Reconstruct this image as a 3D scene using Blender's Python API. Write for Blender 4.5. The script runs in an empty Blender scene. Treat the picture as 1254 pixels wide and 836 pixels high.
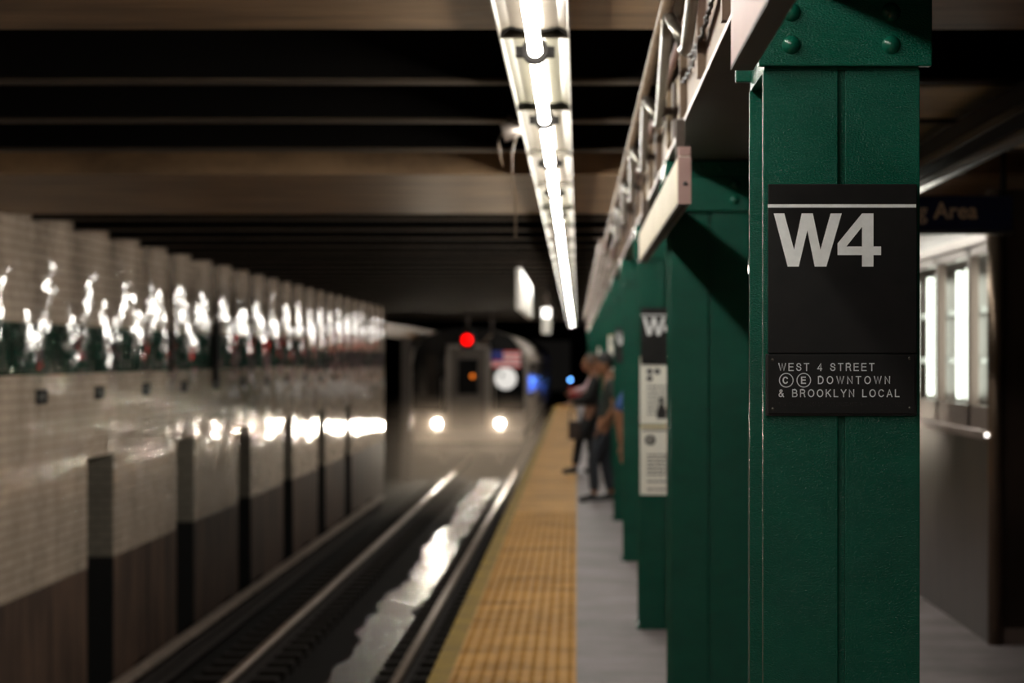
import bpy, bmesh, math, random
from mathutils import Vector, Matrix
random.seed(7)
C = bpy.context.scene.collection
PI = math.pi
F = 85 / 36 * 1254          # focal length in pixels of a 1254 wide frame
EYE = 1.55

# ------------------------------------------------------------------ helpers
class MB:
    """collects shapes, then links them as one mesh object"""
    def __init__(s): s.bm = bmesh.new()
    def box(s, x0, x1, y0, y1, z0, z1, mi=0, bev=0):
        r = bmesh.ops.create_cube(s.bm, size=1.0)
        for v in r['verts']:
            v.co = Vector((x0 + (v.co.x + .5) * (x1 - x0), y0 + (v.co.y + .5) * (y1 - y0), z0 + (v.co.z + .5) * (z1 - z0)))
        fs = {f for v in r['verts'] for f in v.link_faces}
        for f in fs: f.material_index = mi
        if bev:
            es = {e for f in fs for e in f.edges}
            bmesh.ops.bevel(s.bm, geom=list(es), offset=bev, segments=2, affect='EDGES', profile=.5)
        return s
    def tube(s, pts, r, n=10, mi=0, caps=True):
        pts = [Vector(p) for p in pts]
        rr = r if isinstance(r, (list, tuple)) else [r] * len(pts)
        rings = []
        t0 = (pts[1] - pts[0]).normalized()
        up = Vector((0, 0, 1)) if abs(t0.z) < .9 else Vector((1, 0, 0))
        a = t0.cross(up).normalized()
        for i, p in enumerate(pts):
            if i == 0: t = pts[1] - p
            elif i == len(pts) - 1: t = p - pts[i - 1]
            else: t = (pts[i + 1] - p).normalized() + (p - pts[i - 1]).normalized()
            t = t.normalized() if t.length > 1e-6 else t0
            a = (a - t * a.dot(t))
            a = a.normalized() if a.length > 1e-6 else t.orthogonal().normalized()
            b = t.cross(a)
            rings.append([s.bm.verts.new(p + (a * math.cos(2 * PI * k / n) + b * math.sin(2 * PI * k / n)) * rr[i]) for k in range(n)])
        for i in range(len(rings) - 1):
            for k in range(n):
                f = s.bm.faces.new((rings[i][k], rings[i][(k + 1) % n], rings[i + 1][(k + 1) % n], rings[i + 1][k]))
                f.material_index = mi; f.smooth = True
        if caps:
            s.bm.faces.new(rings[0][::-1]).material_index = mi
            s.bm.faces.new(rings[-1]).material_index = mi
        return s
    def lathe(s, prof, n=24, mi=0, mat=None, smooth=True):
        """prof: (r, h) pairs turned about local z, moved by mat"""
        mat = mat or Matrix()
        rings = []
        for r, h in prof:
            if r < 1e-6: rings.append([s.bm.verts.new(mat @ Vector((0, 0, h)))])
            else: rings.append([s.bm.verts.new(mat @ Vector((r * math.cos(2 * PI * k / n), r * math.sin(2 * PI * k / n), h))) for k in range(n)])
        for A, B in zip(rings, rings[1:]):
            for k in range(n):
                k2 = (k + 1) % n
                if len(A) == 1 and len(B) == 1: continue
                if len(A) == 1: vs = (A[0], B[k2], B[k])
                elif len(B) == 1: vs = (A[k], A[k2], B[0])
                else: vs = (A[k], A[k2], B[k2], B[k])
                f = s.bm.faces.new(vs); f.material_index = mi; f.smooth = smooth
        return s
    def poly(s, pts, mi=0):
        f = s.bm.faces.new([s.bm.verts.new(Vector(p)) for p in pts]); f.material_index = mi
        return s
    def prism(s, prof, y0, y1, mi=0, closed=True, smooth=False):
        """profile in (x, z) extruded along y"""
        A = [s.bm.verts.new((x, y0, z)) for x, z in prof]
        B = [s.bm.verts.new((x, y1, z)) for x, z in prof]
        n = len(prof)
        for k in range(n if closed else n - 1):
            f = s.bm.faces.new((A[k], A[(k + 1) % n], B[(k + 1) % n], B[k])); f.material_index = mi; f.smooth = smooth
        if closed:
            s.bm.faces.new(A[::-1]).material_index = mi
            s.bm.faces.new(B).material_index = mi
        return s
    def sweep(s, prof, path, mi=0):
        """profile (dx, dz) swept along path points (x, y, z)"""
        rings = [[s.bm.verts.new((x + dx, y, z + dz)) for dx, dz in prof] for x, y, z in path]
        n = len(prof)
        for A, B in zip(rings, rings[1:]):
            for k in range(n):
                s.bm.faces.new((A[k], A[(k + 1) % n], B[(k + 1) % n], B[k])).material_index = mi
        s.bm.faces.new(rings[0][::-1]).material_index = mi
        s.bm.faces.new(rings[-1]).material_index = mi
        return s
    def ball(s, c, r, mi=0, n=12, sc=(1, 1, 1)):
        res = bmesh.ops.create_uvsphere(s.bm, u_segments=n, v_segments=max(6, n // 2), radius=1)
        for v in res['verts']:
            v.co = Vector((c[0] + v.co.x * r * sc[0], c[1] + v.co.y * r * sc[1], c[2] + v.co.z * r * sc[2]))
        for f in {f for v in res['verts'] for f in v.link_faces}:
            f.material_index = mi; f.smooth = True
        return s
    def build(s, name, mats, parent=None, loc=None, recalc=True):
        if recalc: bmesh.ops.recalc_face_normals(s.bm, faces=s.bm.faces)
        me = bpy.data.meshes.new(name); s.bm.to_mesh(me); s.bm.free()
        for m in (mats if isinstance(mats, (list, tuple)) else [mats]): me.materials.append(m)
        o = bpy.data.objects.new(name, me); C.objects.link(o)
        if parent: o.parent = parent
        if loc: o.location = loc
        return o

def tag(o, label=None, cat=None, group=None, kind=None):
    if label: o['label'] = label
    if cat: o['category'] = cat
    if group: o['group'] = group
    if kind: o['kind'] = kind
    return o

def empty(name, loc, label, cat, group=None, rz=0, kind=None):
    o = bpy.data.objects.new(name, None); C.objects.link(o)
    o.empty_display_size = .1
    o.location = loc; o.rotation_euler = (0, 0, rz)
    return tag(o, label, cat, group, kind)

def copy_tree(o, parent=None):
    c = o.copy(); C.objects.link(c)
    if parent: c.parent = parent
    for ch in KIDS(o): copy_tree(ch, c)
    return c
def KIDS(o): return [k for k in list(C.objects) if k.parent == o]

# ------------------------------------------------------------------ materials
def lin(c): return tuple(((v / 255) / 12.92 if v / 255 <= .04045 else ((v / 255 + .055) / 1.055) ** 2.4) for v in c)
def nt(m): return m.node_tree.nodes, m.node_tree.links
def mat(name, col, rough=.5, metal=0, spec=.5, var=.0, vscale=4, bump=0, bscale=60, stretch=(1, 1, 1), col2=None, rvar=0, coat=0):
    m = bpy.data.materials.new(name); m.use_nodes = True
    n, l = nt(m); b = n['Principled BSDF']
    b.inputs['Base Color'].default_value = (*col, 1); b.inputs['Roughness'].default_value = rough
    b.inputs['Metallic'].default_value = metal; b.inputs['Specular IOR Level'].default_value = spec
    b.inputs['Coat Weight'].default_value = coat
    tc = n.new('ShaderNodeTexCoord'); mp = n.new('ShaderNodeMapping'); mp.inputs['Scale'].default_value = stretch
    l.new(tc.outputs['Object'], mp.inputs['Vector'])
    if var or col2:
        no = n.new('ShaderNodeTexNoise'); no.inputs['Scale'].default_value = vscale; no.inputs['Detail'].default_value = 6
        no.inputs['Roughness'].default_value = .65
        l.new(mp.outputs[0], no.inputs['Vector'])
        r = n.new('ShaderNodeValToRGB'); r.color_ramp.elements[0].position = .35; r.color_ramp.elements[1].position = .68
        c2 = col2 or tuple(max(0, v * (1 - var)) for v in col)
        r.color_ramp.elements[0].color = (*c2, 1); r.color_ramp.elements[1].color = (*col, 1)
        l.new(no.outputs['Fac'], r.inputs['Fac']); l.new(r.outputs['Color'], b.inputs['Base Color'])
        if rvar:
            mr = n.new('ShaderNodeMapRange'); mr.inputs['To Min'].default_value = rough - rvar; mr.inputs['To Max'].default_value = rough + rvar
            l.new(no.outputs['Fac'], mr.inputs['Value']); l.new(mr.outputs[0], b.inputs['Roughness'])
    if bump:
        nb = n.new('ShaderNodeTexNoise'); nb.inputs['Scale'].default_value = bscale; nb.inputs['Detail'].default_value = 3
        l.new(mp.outputs[0], nb.inputs['Vector'])
        bp = n.new('ShaderNodeBump'); bp.inputs['Strength'].default_value = bump; bp.inputs['Distance'].default_value = .004
        l.new(nb.outputs['Fac'], bp.inputs['Height']); l.new(bp.outputs[0], b.inputs['Normal'])
    return m
def emit(name, col, s):
    m = bpy.data.materials.new(name); m.use_nodes = True
    n, l = nt(m); b = n['Principled BSDF']
    b.inputs['Base Color'].default_value = (0, 0, 0, 1)
    b.inputs['Emission Color'].default_value = (*col, 1); b.inputs['Emission Strength'].default_value = s
    return m
def tile_mat(name, col, col2, grout, dirt=.5):
    """glazed subway tile on a wall in the y-z plane"""
    m = bpy.data.materials.new(name); m.use_nodes = True
    n, l = nt(m); b = n['Principled BSDF']
    tc = n.new('ShaderNodeTexCoord'); sp = n.new('ShaderNodeSeparateXYZ'); cb = n.new('ShaderNodeCombineXYZ')
    ad = n.new('ShaderNodeMath'); ad.operation = 'ADD'
    l.new(tc.outputs['Object'], sp.inputs[0]); l.new(sp.outputs['X'], ad.inputs[0]); l.new(sp.outputs['Y'], ad.inputs[1])
    l.new(ad.outputs[0], cb.inputs['X']); l.new(sp.outputs['Z'], cb.inputs['Y'])
    br = n.new('ShaderNodeTexBrick'); br.inputs['Scale'].default_value = 1
    br.inputs['Brick Width'].default_value = .1524; br.inputs['Row Height'].default_value = .0762; br.inputs['Mortar Size'].default_value = .0035
    br.inputs['Color1'].default_value = (*col, 1); br.inputs['Color2'].default_value = (*col2, 1); br.inputs['Mortar'].default_value = (*grout, 1)
    l.new(cb.outputs[0], br.inputs['Vector'])
    no = n.new('ShaderNodeTexNoise'); no.inputs['Scale'].default_value = 1.2; no.inputs['Detail'].default_value = 8; no.inputs['Roughness'].default_value = .7
    mp = n.new('ShaderNodeMapping'); mp.inputs['Scale'].default_value = (1, 1.6, .35)
    l.new(tc.outputs['Object'], mp.inputs[0]); l.new(mp.outputs[0], no.inputs['Vector'])
    mr = n.new('ShaderNodeMapRange'); mr.inputs['From Min'].default_value = .3; mr.inputs['From Max'].default_value = .7
    mr.inputs['To Min'].default_value = 1 - dirt; mr.inputs['To Max'].default_value = 1
    l.new(no.outputs['Fac'], mr.inputs['Value'])
    mx = n.new('ShaderNodeMix'); mx.data_type = 'RGBA'; mx.blend_type = 'MULTIPLY'; mx.inputs['Factor'].default_value = 1
    l.new(br.outputs['Color'], mx.inputs['A']); l.new(mr.outputs[0], mx.inputs['B']); l.new(mx.outputs['Result'], b.inputs['Base Color'])
    b.inputs['Roughness'].default_value = .07
    # every tile sits a little crooked: a random tilt per tile
    fl = n.new('ShaderNodeVectorMath'); fl.operation = 'MULTIPLY'; fl.inputs[1].default_value = (1 / .1524, 1 / .0762, 0)
    l.new(cb.outputs[0], fl.inputs[0])
    f2 = n.new('ShaderNodeVectorMath'); f2.operation = 'FLOOR'; l.new(fl.outputs[0], f2.inputs[0])
    wn = n.new('ShaderNodeTexWhiteNoise'); wn.noise_dimensions = '3D'; l.new(f2.outputs[0], wn.inputs['Vector'])
    sb = n.new('ShaderNodeVectorMath'); sb.operation = 'SUBTRACT'; sb.inputs[1].default_value = (.5, .5, .5); l.new(wn.outputs['Color'], sb.inputs[0])
    sc_ = n.new('ShaderNodeVectorMath'); sc_.operation = 'MULTIPLY'; sc_.inputs[1].default_value = (0, .07, .07); l.new(sb.outputs[0], sc_.inputs[0])
    bi = n.new('ShaderNodeVectorMath'); bi.operation = 'ADD'; bi.inputs[1].default_value = (0, 0, .032); l.new(sc_.outputs[0], bi.inputs[0])
    ph = n.new('ShaderNodeMath'); ph.operation = 'MULTIPLY'; ph.inputs[1].default_value = 2 * math.pi / 1.524; l.new(sp.outputs['Y'], ph.inputs[0])
    sn = n.new('ShaderNodeMath'); sn.operation = 'SINE'; l.new(ph.outputs[0], sn.inputs[0])
    cn = n.new('ShaderNodeMath'); cn.operation = 'COSINE'; l.new(ph.outputs[0], cn.inputs[0])
    wv = n.new('ShaderNodeCombineXYZ')
    s1 = n.new('ShaderNodeMath'); s1.operation = 'MULTIPLY'; s1.inputs[1].default_value = .085; l.new(sn.outputs[0], s1.inputs[0])
    s2 = n.new('ShaderNodeMath'); s2.operation = 'MULTIPLY'; s2.inputs[1].default_value = .035; l.new(cn.outputs[0], s2.inputs[0])
    zf = n.new('ShaderNodeMapRange'); zf.inputs['From Min'].default_value = 1.15; zf.inputs['From Max'].default_value = 1.5; zf.inputs['To Min'].default_value = .12
    l.new(sp.outputs['Z'], zf.inputs['Value'])
    bn = n.new('ShaderNodeTexNoise'); bn.noise_dimensions = '1D'; bn.inputs['Scale'].default_value = .55; l.new(sp.outputs['Y'], bn.inputs['W'])
    am = n.new('ShaderNodeMath'); am.operation = 'MULTIPLY'; l.new(zf.outputs[0], am.inputs[0]); l.new(bn.outputs['Fac'], am.inputs[1])
    for q in (s1, s2):
        q2 = n.new('ShaderNodeMath'); q2.operation = 'MULTIPLY'; l.new(q.inputs[0].links[0].from_socket, q2.inputs[0]); l.new(am.outputs[0], q2.inputs[1]); l.new(q2.outputs[0], q.inputs[0])
        q.inputs[1].default_value *= 1.7
    l.new(s1.outputs[0], wv.inputs['Y']); l.new(s2.outputs[0], wv.inputs['Z'])
    bj = n.new('ShaderNodeVectorMath'); bj.operation = 'ADD'; l.new(bi.outputs[0], bj.inputs[0]); l.new(wv.outputs[0], bj.inputs[1]); bi = bj
    ge = n.new('ShaderNodeNewGeometry')
    an = n.new('ShaderNodeVectorMath'); an.operation = 'ADD'; l.new(ge.outputs['Normal'], an.inputs[0]); l.new(bi.outputs[0], an.inputs[1])
    nn = n.new('ShaderNodeVectorMath'); nn.operation = 'NORMALIZE'; l.new(an.outputs[0], nn.inputs[0])
    # uneven set tiles: slow wave + grout groove
    nb = n.new('ShaderNodeTexNoise'); nb.inputs['Scale'].default_value = 5.5; nb.inputs['Detail'].default_value = 2
    l.new(tc.outputs['Object'], nb.inputs['Vector'])
    b1 = n.new('ShaderNodeBump'); b1.inputs['Strength'].default_value = .4; b1.inputs['Distance'].default_value = .008
    l.new(nb.outputs['Fac'], b1.inputs['Height']); l.new(nn.outputs[0], b1.inputs['Normal'])
    b2 = n.new('ShaderNodeBump'); b2.inputs['Strength'].default_value = .5; b2.inputs['Distance'].default_value = .002; b2.invert = True
    l.new(br.outputs['Fac'], b2.inputs['Height']); l.new(b1.outputs[0], b2.inputs['Normal']); l.new(b2.outputs[0], b.inputs['Normal'])
    return m

M = {}
M['green'] = mat('green_paint', (.0006, .080, .047), .22, spec=.25, bump=.6, bscale=240, stretch=(1, 1, 1.9), col2=(.0008, .060, .036), vscale=3)
M['green2'] = mat('green_paint_rivet', (.003, .075, .046), .25, bump=.15, bscale=90)
M['sign_black'] = mat('sign_black', (.006, .0055, .006), .36, spec=.3, vscale=14, rvar=.1, col2=(.011, .010, .010))
M['sign_white'] = mat('sign_white', (.88, .89, .9), .4, var=.1, vscale=60)
M['sign_grey'] = mat('sign_grey_lettering', (.66, .68, .71), .45)
M['rub'] = mat('black_rubber', (.008, .008, .008), .5)
M['screw'] = mat('screw', (.09, .085, .075), .4, metal=.8)
M['tile'] = tile_mat('white_tile', (.80, .64, .51), (.72, .57, .45), (.33, .24, .18), .45)
M['tile2'] = tile_mat('niche_tile_shaded', (.36, .32, .26), (.32, .28, .23), (.16, .13, .1), .35)  # darker copy of the wall tile, recess shade put into the colour
M['band'] = tile_mat('green_tile', (.022, .042, .03), (.018, .034, .024), (.02, .025, .02), .3)
M['dado'] = mat('stained_concrete', (.13, .072, .047), .6, spec=.25, col2=(.020, .011, .008), vscale=1.6, stretch=(1, 2.4, .5), bump=.4, bscale=12)
M['black'] = mat('black_and_niche_shade', (.006, .0055, .005), .8)  # black things, and the shadow painted into the lower wall niches
M['litceil'] = mat('lit_ceiling_tan', (.80, .66, .42), .5, var=.4, vscale=2)
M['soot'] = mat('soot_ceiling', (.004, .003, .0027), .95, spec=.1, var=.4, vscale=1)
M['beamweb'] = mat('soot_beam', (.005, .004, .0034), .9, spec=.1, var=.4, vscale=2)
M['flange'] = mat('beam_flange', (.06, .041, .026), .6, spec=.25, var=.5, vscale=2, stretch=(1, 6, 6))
M['slab'] = mat('ceiling_slab', (.36, .225, .12), .45, spec=.4, col2=(.14, .085, .046), vscale=2.2, stretch=(.6, 2.4, 1), bump=.5, bscale=9)
M['trackbed'] = mat('trackbed', (.007, .005, .004), .9, spec=.1, var=.6, vscale=3, bump=.6, bscale=14)
M['tie'] = mat('sleeper_wood', (.016, .011, .008), .8, spec=.2, var=.5, vscale=9, stretch=(.4, 3, 3), bump=.4, bscale=30)
M['rail'] = mat('rail_steel', (.42, .31, .24), .36, metal=.7, col2=(.24, .16, .115), vscale=5, stretch=(8, .6, 1))
M['railrust'] = mat('rail_rust', (.018, .011, .008), .8, spec=.2, var=.4, vscale=8)
M['board'] = mat('cover_board', (.42, .33, .27), .3, metal=.3, var=.45, vscale=3, stretch=(6, 1, 1))
M['concrete'] = mat('platform_concrete', (.235, .200, .208), .6, spec=.3, col2=(.10, .082, .082), vscale=1.4, bump=.35, bscale=35, rvar=.1)
M['edgeface'] = mat('platform_edge_face', (.03, .024, .02), .7, var=.4)
M['cable'] = mat('cable_black', (.01, .009, .008), .5)
M['conduit'] = mat('conduit_steel', (.15, .14, .12), .32, metal=.85, var=.25, vscale=20)
M['pipe'] = mat('painted_pipe', (.15, .105, .07), .4, var=.35, vscale=7)
M['girder'] = mat('girder_paint', (.20, .155, .10), .6, spec=.2, col2=(.10, .06, .046), vscale=1.1, stretch=(1, .5, 1.2), bump=.25, bscale=20)
M['girderpink'] = mat('girder_trim_paint', (.19, .115, .10), .4, var=.2, vscale=2)
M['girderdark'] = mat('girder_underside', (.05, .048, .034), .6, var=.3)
M['bracket'] = mat('bracket_rust', (.07, .045, .032), .6, var=.4, vscale=9)
M['trough_pinklit'] = mat('trough_pinklit', (.36, .22, .2), .42, var=.15, vscale=4, bump=.1, bscale=20)  # pink of the tube light painted into the colour
M['trough_white'] = mat('trough_white', (.86, .80, .68), .35, var=.12, vscale=6)
M['trough_dark'] = mat('trough_underside', (.035, .028, .026), .55)
M['lampend'] = mat('lamp_holder', (.003, .0022, .0017), .6, spec=.1)
M['train_steel'] = mat('train_steel', (.50, .44, .39), .35, metal=.55, bump=.1, bscale=4, stretch=(1, .2, 8))
M['train_dark'] = mat('train_mask', (.010, .009, .009), .22)
M['train_grey'] = mat('train_grey', (.20, .17, .15), .4, metal=.4)
M['train_glass'] = mat('train_glass', (.008, .009, .010), .06)
M['under'] = mat('train_under', (.012, .010, .009), .7)
M['tan_metal'] = mat('stainless_tan', (.17, .12, .085), .3, metal=.75, var=.25, vscale=2, stretch=(4, 4, .5))
M['brown_metal'] = mat('stainless_brown', (.085, .058, .045), .3, metal=.75, col2=(.03, .021, .016), vscale=.8, stretch=(3, 3, .8))
M['frame_metal'] = mat('window_frame_metal', (.25, .19, .165), .3, metal=.6)
M['navy'] = mat('sign_navy', (.008, .016, .085), .4)
M['navytext'] = mat('sign_lettering', (.92, .76, .60), .5)
M['paper'] = mat('poster_paper', (.95, .94, .85), .5, var=.05, vscale=9)
M['paperyellow'] = mat('poster_band', (.66, .56, .26), .5)
M['plaque'] = mat('plaque_black', (.008, .007, .007), .85, spec=.05)
M['ink'] = mat('poster_ink', (.03, .03, .03), .5)
M['inkgrey'] = mat('poster_grey_ink', (.16, .16, .15), .5)
M['hangwhite'] = mat('hanging_white', (.72, .70, .66), .35)
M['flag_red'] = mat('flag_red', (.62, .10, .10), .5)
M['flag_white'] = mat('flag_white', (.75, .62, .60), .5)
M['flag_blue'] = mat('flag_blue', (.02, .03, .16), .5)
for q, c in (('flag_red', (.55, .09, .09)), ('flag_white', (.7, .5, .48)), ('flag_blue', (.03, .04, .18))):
    b = nt(M[q])[0]['Principled BSDF']; b.inputs['Emission Color'].default_value = (*c, 1); b.inputs['Emission Strength'].default_value = .35  # flag colours glow by themselves in place of light on the decal
M['bullet'] = emit('backlit_disc', (1, .95, .88), .8)
TUBE = 62
M['tube'] = emit('fluorescent_glow', (1, .955, .86), TUBE)
M['tube_w'] = emit('fluorescent_window_glow', (.93, 1, .86), 3.2)
M['tube_r'] = emit('fluorescent_glow_right', (1, .97, .86), 24)
M['dullmetal'] = mat('dull_reflector', (.07, .065, .055), .4, metal=.6)
M['red_lens'] = emit('red_lens', (1, .0, .0), 3.5)
M['blue_lens'] = emit('blue_lens', (.12, .38, 1), 14)
M['amber_lens'] = emit('amber_lens', (1, .22, .02), 1.6)
M['headlight'] = emit('headlight_glow', (1, .9, .74), 70)
M['hang_glow'] = emit('small_box_glow', (1, .95, .88), 4)

# reflector: dirty enamel, cream to pink from unit to unit
def reflector_mat():
    m = mat('reflector_enamel', (.075, .073, .058), .35, var=.25, vscale=3, bump=.1, bscale=30)
    n, l = nt(m); b = n['Principled BSDF']
    oi = n.new('ShaderNodeObjectInfo'); r = n.new('ShaderNodeValToRGB')
    r.color_ramp.elements[0].color = (1, 1, .8, 1); r.color_ramp.elements[1].color = (1, .82, .84, 1)
    l.new(oi.outputs['Random'], r.inputs[0])
    mx = n.new('ShaderNodeMix'); mx.data_type = 'RGBA'; mx.blend_type = 'MULTIPLY'; mx.inputs['Factor'].default_value = 1
    src = b.inputs['Base Color'].links[0].from_socket
    l.new(src, mx.inputs['A']); l.new(r.outputs[0], mx.inputs['B']); l.new(mx.outputs['Result'], b.inputs['Base Color'])
    return m
M['reflector'] = reflector_mat()

def tactile_mat():
    m = mat('tactile_yellow', (.56, .30, .078), .7, spec=.2, col2=(.40, .20, .045), vscale=2.2, bump=.1, bscale=40)
    n, l = nt(m); b = n['Principled BSDF']
    src = b.inputs['Base Color'].links[0].from_socket
    tc = n.new('ShaderNodeTexCoord')
    no = n.new('ShaderNodeTexNoise'); no.inputs['Scale'].default_value = 1.3; no.inputs['Detail'].default_value = 8; no.inputs['Roughness'].default_value = .75
    mp = n.new('ShaderNodeMapping'); mp.inputs['Scale'].default_value = (.6, 1.6, 1); mp.inputs['Location'].default_value = (3, 1, 0)
    l.new(tc.outputs['Object'], mp.inputs[0]); l.new(mp.outputs[0], no.inputs['Vector'])
    r = n.new('ShaderNodeValToRGB'); r.color_ramp.elements[0].position = .47; r.color_ramp.elements[1].position = .68
    r.color_ramp.elements[0].color = (1, 1, 1, 1); r.color_ramp.elements[1].color = (.30, .27, .26, 1)
    l.new(no.outputs['Fac'], r.inputs[0])
    mx = n.new('ShaderNodeMix'); mx.data_type = 'RGBA'; mx.blend_type = 'MULTIPLY'; mx.inputs['Factor'].default_value = .8
    l.new(src, mx.inputs['A']); l.new(r.outputs[0], mx.inputs['B']); l.new(mx.outputs['Result'], b.inputs['Base Color'])
    return m
M['tactile'] = tactile_mat()
M['edgeyellow'] = mat('edge_yellow', (.33, .21, .02), .7, spec=.2, col2=(.16, .10, .02), vscale=3, bump=.2, bscale=30)

def water_mat():
    m = mat('wet_channel', (.030, .020, .014), .15, spec=.35, col2=(.012, .008, .006), vscale=4, rvar=.12)
    n, l = nt(m); b = n['Principled BSDF']
    tc = n.new('ShaderNodeTexCoord')
    no = n.new('ShaderNodeTexNoise'); no.inputs['Scale'].default_value = 13; no.inputs['Detail'].default_value = 7; no.inputs['Roughness'].default_value = .65
    l.new(tc.outputs['Object'], no.inputs['Vector'])
    bp = n.new('ShaderNodeBump'); bp.inputs['Strength'].default_value = 1; bp.inputs['Distance'].default_value = .05
    l.new(no.outputs['Fac'], bp.inputs['Height']); l.new(bp.outputs[0], b.inputs['Normal'])
    return m
M['water'] = water_mat()

# ------------------------------------------------------------------ setting: platform, track bed, walls, ceiling
YA, YB = -5.0, 78.0
PITCH = 4.572
colY = lambda k: 4.636 + PITCH * (k - 1)
tag(MB().box(-.62, 6, YA, YB, -.32, 0).build('floor', M['concrete']), 'grey concrete platform floor beside the yellow strip', 'floor', kind='structure')
tag(MB().box(-.5, -.3, YA, YB, -1.5, -.32).build('wall_platform', M['edgeface']), 'dark platform side wall below the platform edge', 'wall', kind='structure')
tag(MB().box(-9.5, -.3, YA, 220, -1.75, -1.5).build('floor_trackbed', M['trackbed']), 'dark sooty trackbed between the platform and tiled wall', 'floor', kind='structure')
XW = -4.15
TOP = 3.0
mb = MB()
niches = [(20.5 + PITCH * k, 21.67 + PITCH * k) for k in range(6)]
YE = 52.2
ys = sorted({YA, YE, 37.3} | {a for n in niches for a in n})
for y0, y1 in zip(ys, ys[1:]):
    late = y0 >= 37.2
    b0, b1 = (1.335, 1.67) if late else (1.41, 1.81)
    isn = any(abs(y0 - a) < 1e-4 for a, b in niches)
    zs = [(-1.5, -.24, 2), (-.24, .69, 0), (.69, b0, 0), (b0, b1, 1), (b1, TOP, 0)]
    for z0, z1, mi in zs:
        if isn and z1 <= .70: continue
        mb.poly([(XW, y0, z0), (XW, y1, z0), (XW, y1, z1), (XW, y0, z1)], mi)
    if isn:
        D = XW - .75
        for z0, z1, mi in ((-1.5, -.24, 4), (-.24, .69, 3)):  # black below and dim tile above paint the niche shadow in
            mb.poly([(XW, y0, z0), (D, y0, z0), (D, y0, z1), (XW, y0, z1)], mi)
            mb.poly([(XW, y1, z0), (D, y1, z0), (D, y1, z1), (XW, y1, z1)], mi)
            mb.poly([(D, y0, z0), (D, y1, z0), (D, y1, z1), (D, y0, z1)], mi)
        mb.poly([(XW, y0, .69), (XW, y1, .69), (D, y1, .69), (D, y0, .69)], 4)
mb.poly([(XW, YE, -1.5), (XW - .5, YE, -1.5), (XW - .5, YE, TOP), (XW, YE, TOP)], 0)
wl = mb.build('wall_left', [M['tile'], M['band'], M['dado'], M['tile2'], M['black']], recalc=False)
tag(wl, 'white glazed tile wall with dark green band across the tracks', 'wall', kind='structure')
tag(MB().box(XW - .35, XW + .02, YE, 71, 2.02, 2.30).build('trim_1', M['slab']), 'pale concrete lintel continuing beyond the end of the tiled wall', 'lintel', kind='structure')
tag(MB().box(-9.5, -9.2, YE - 5, 220, -1.5, TOP).build('wall_far', M['beamweb']), 'sooty wall beyond the end of the tiled wall', 'wall', kind='structure')
tag(MB().box(5.9, 6.2, YA, YB, 0, TOP).build('wall_right', M['beamweb']), 'dark wall at the right side of the platform', 'wall', kind='structure')
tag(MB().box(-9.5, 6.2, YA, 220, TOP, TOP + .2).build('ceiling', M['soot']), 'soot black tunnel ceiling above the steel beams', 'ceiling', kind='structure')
tag(MB().box(-.3, 6.2, YB + 40, YB + 40.3, -1.5, TOP).build('wall_back', M['black']), 'black end wall far down the tunnel', 'wall', kind='structure')
ZB = 2.595
GX0, GX1, GZ = .357, .66, 2.30
def beam(y, name='ceiling_beam'):
    mb = MB()
    for x0, x1 in ((XW if y < YE else -9.2, GX0), (GX1, 5.9)):
        mb.box(x0, x1, y - .065, y + .065, ZB, ZB + .014, 0)
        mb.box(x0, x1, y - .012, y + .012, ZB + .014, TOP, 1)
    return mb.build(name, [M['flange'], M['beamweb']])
bys = [9.24, 10.77, 12.29] + [18.45 + 1.524 * k for k in range(34)]
for i, y in enumerate(bys):
    o = beam(y)
    tag(o, 'dark steel ceiling beam across the tracks, number %d beyond the near pale slab' % (i + 1), 'beam', 'steel beams across the ceiling', 'structure')
for nm, (y0, y1), lab in (('trim_2', (1.0, 7.72), 'pale concrete ceiling slab at the top edge of the photo'), ('trim_3', (13.85, 17.68), 'brown lit concrete ceiling slab between the dark steel beams')):
    mb = MB()
    mb.box(XW, GX0, y0, y1, ZB, ZB + .35)
    mb.box(GX1, 5.9, y0, y1, ZB, ZB + .35)
    tag(mb.build(nm, M['slab']), lab, 'slab', kind='structure')
for nm, (y0, y1), lab in (('trim_4', (9.42, 10.66), 'tan ceiling strip right of the large column'), ('trim_5', (10.88, 12.18), 'second added ceiling strip painted tan for lamplight right of the large column')):
    tag(MB().box(GX1, 5.9, y0, y1, ZB + .005, ZB + .2).build(nm, M['litceil']), lab, 'slab', kind='structure')  # added strips, their bright tan stands in for lamplight on the ceiling
# girder over the columns
g = empty('platform_girder', (0, 0, 0), 'long painted steel girder running over the green columns', 'girder', kind='structure')
MB().box(GX0 + .004, GX1, YA, YB, GZ + .012, TOP).build('web', M['girder'], g)
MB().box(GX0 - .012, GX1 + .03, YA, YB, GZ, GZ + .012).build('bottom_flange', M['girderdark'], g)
MB().box(GX0 - .015, GX0 - .0125, YA, YB, GZ - .002, GZ + .011).build('flange_edge', M['girderpink'], g)
mb = MB()
for y in [5.6 + 1.143 * k for k in range(30)]:
    mb.box(GX0 - .02, GX0 + .004, y, y + .05, GZ + .03, 2.98)
mb.build('stiffener', M['girder'], g)

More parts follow.
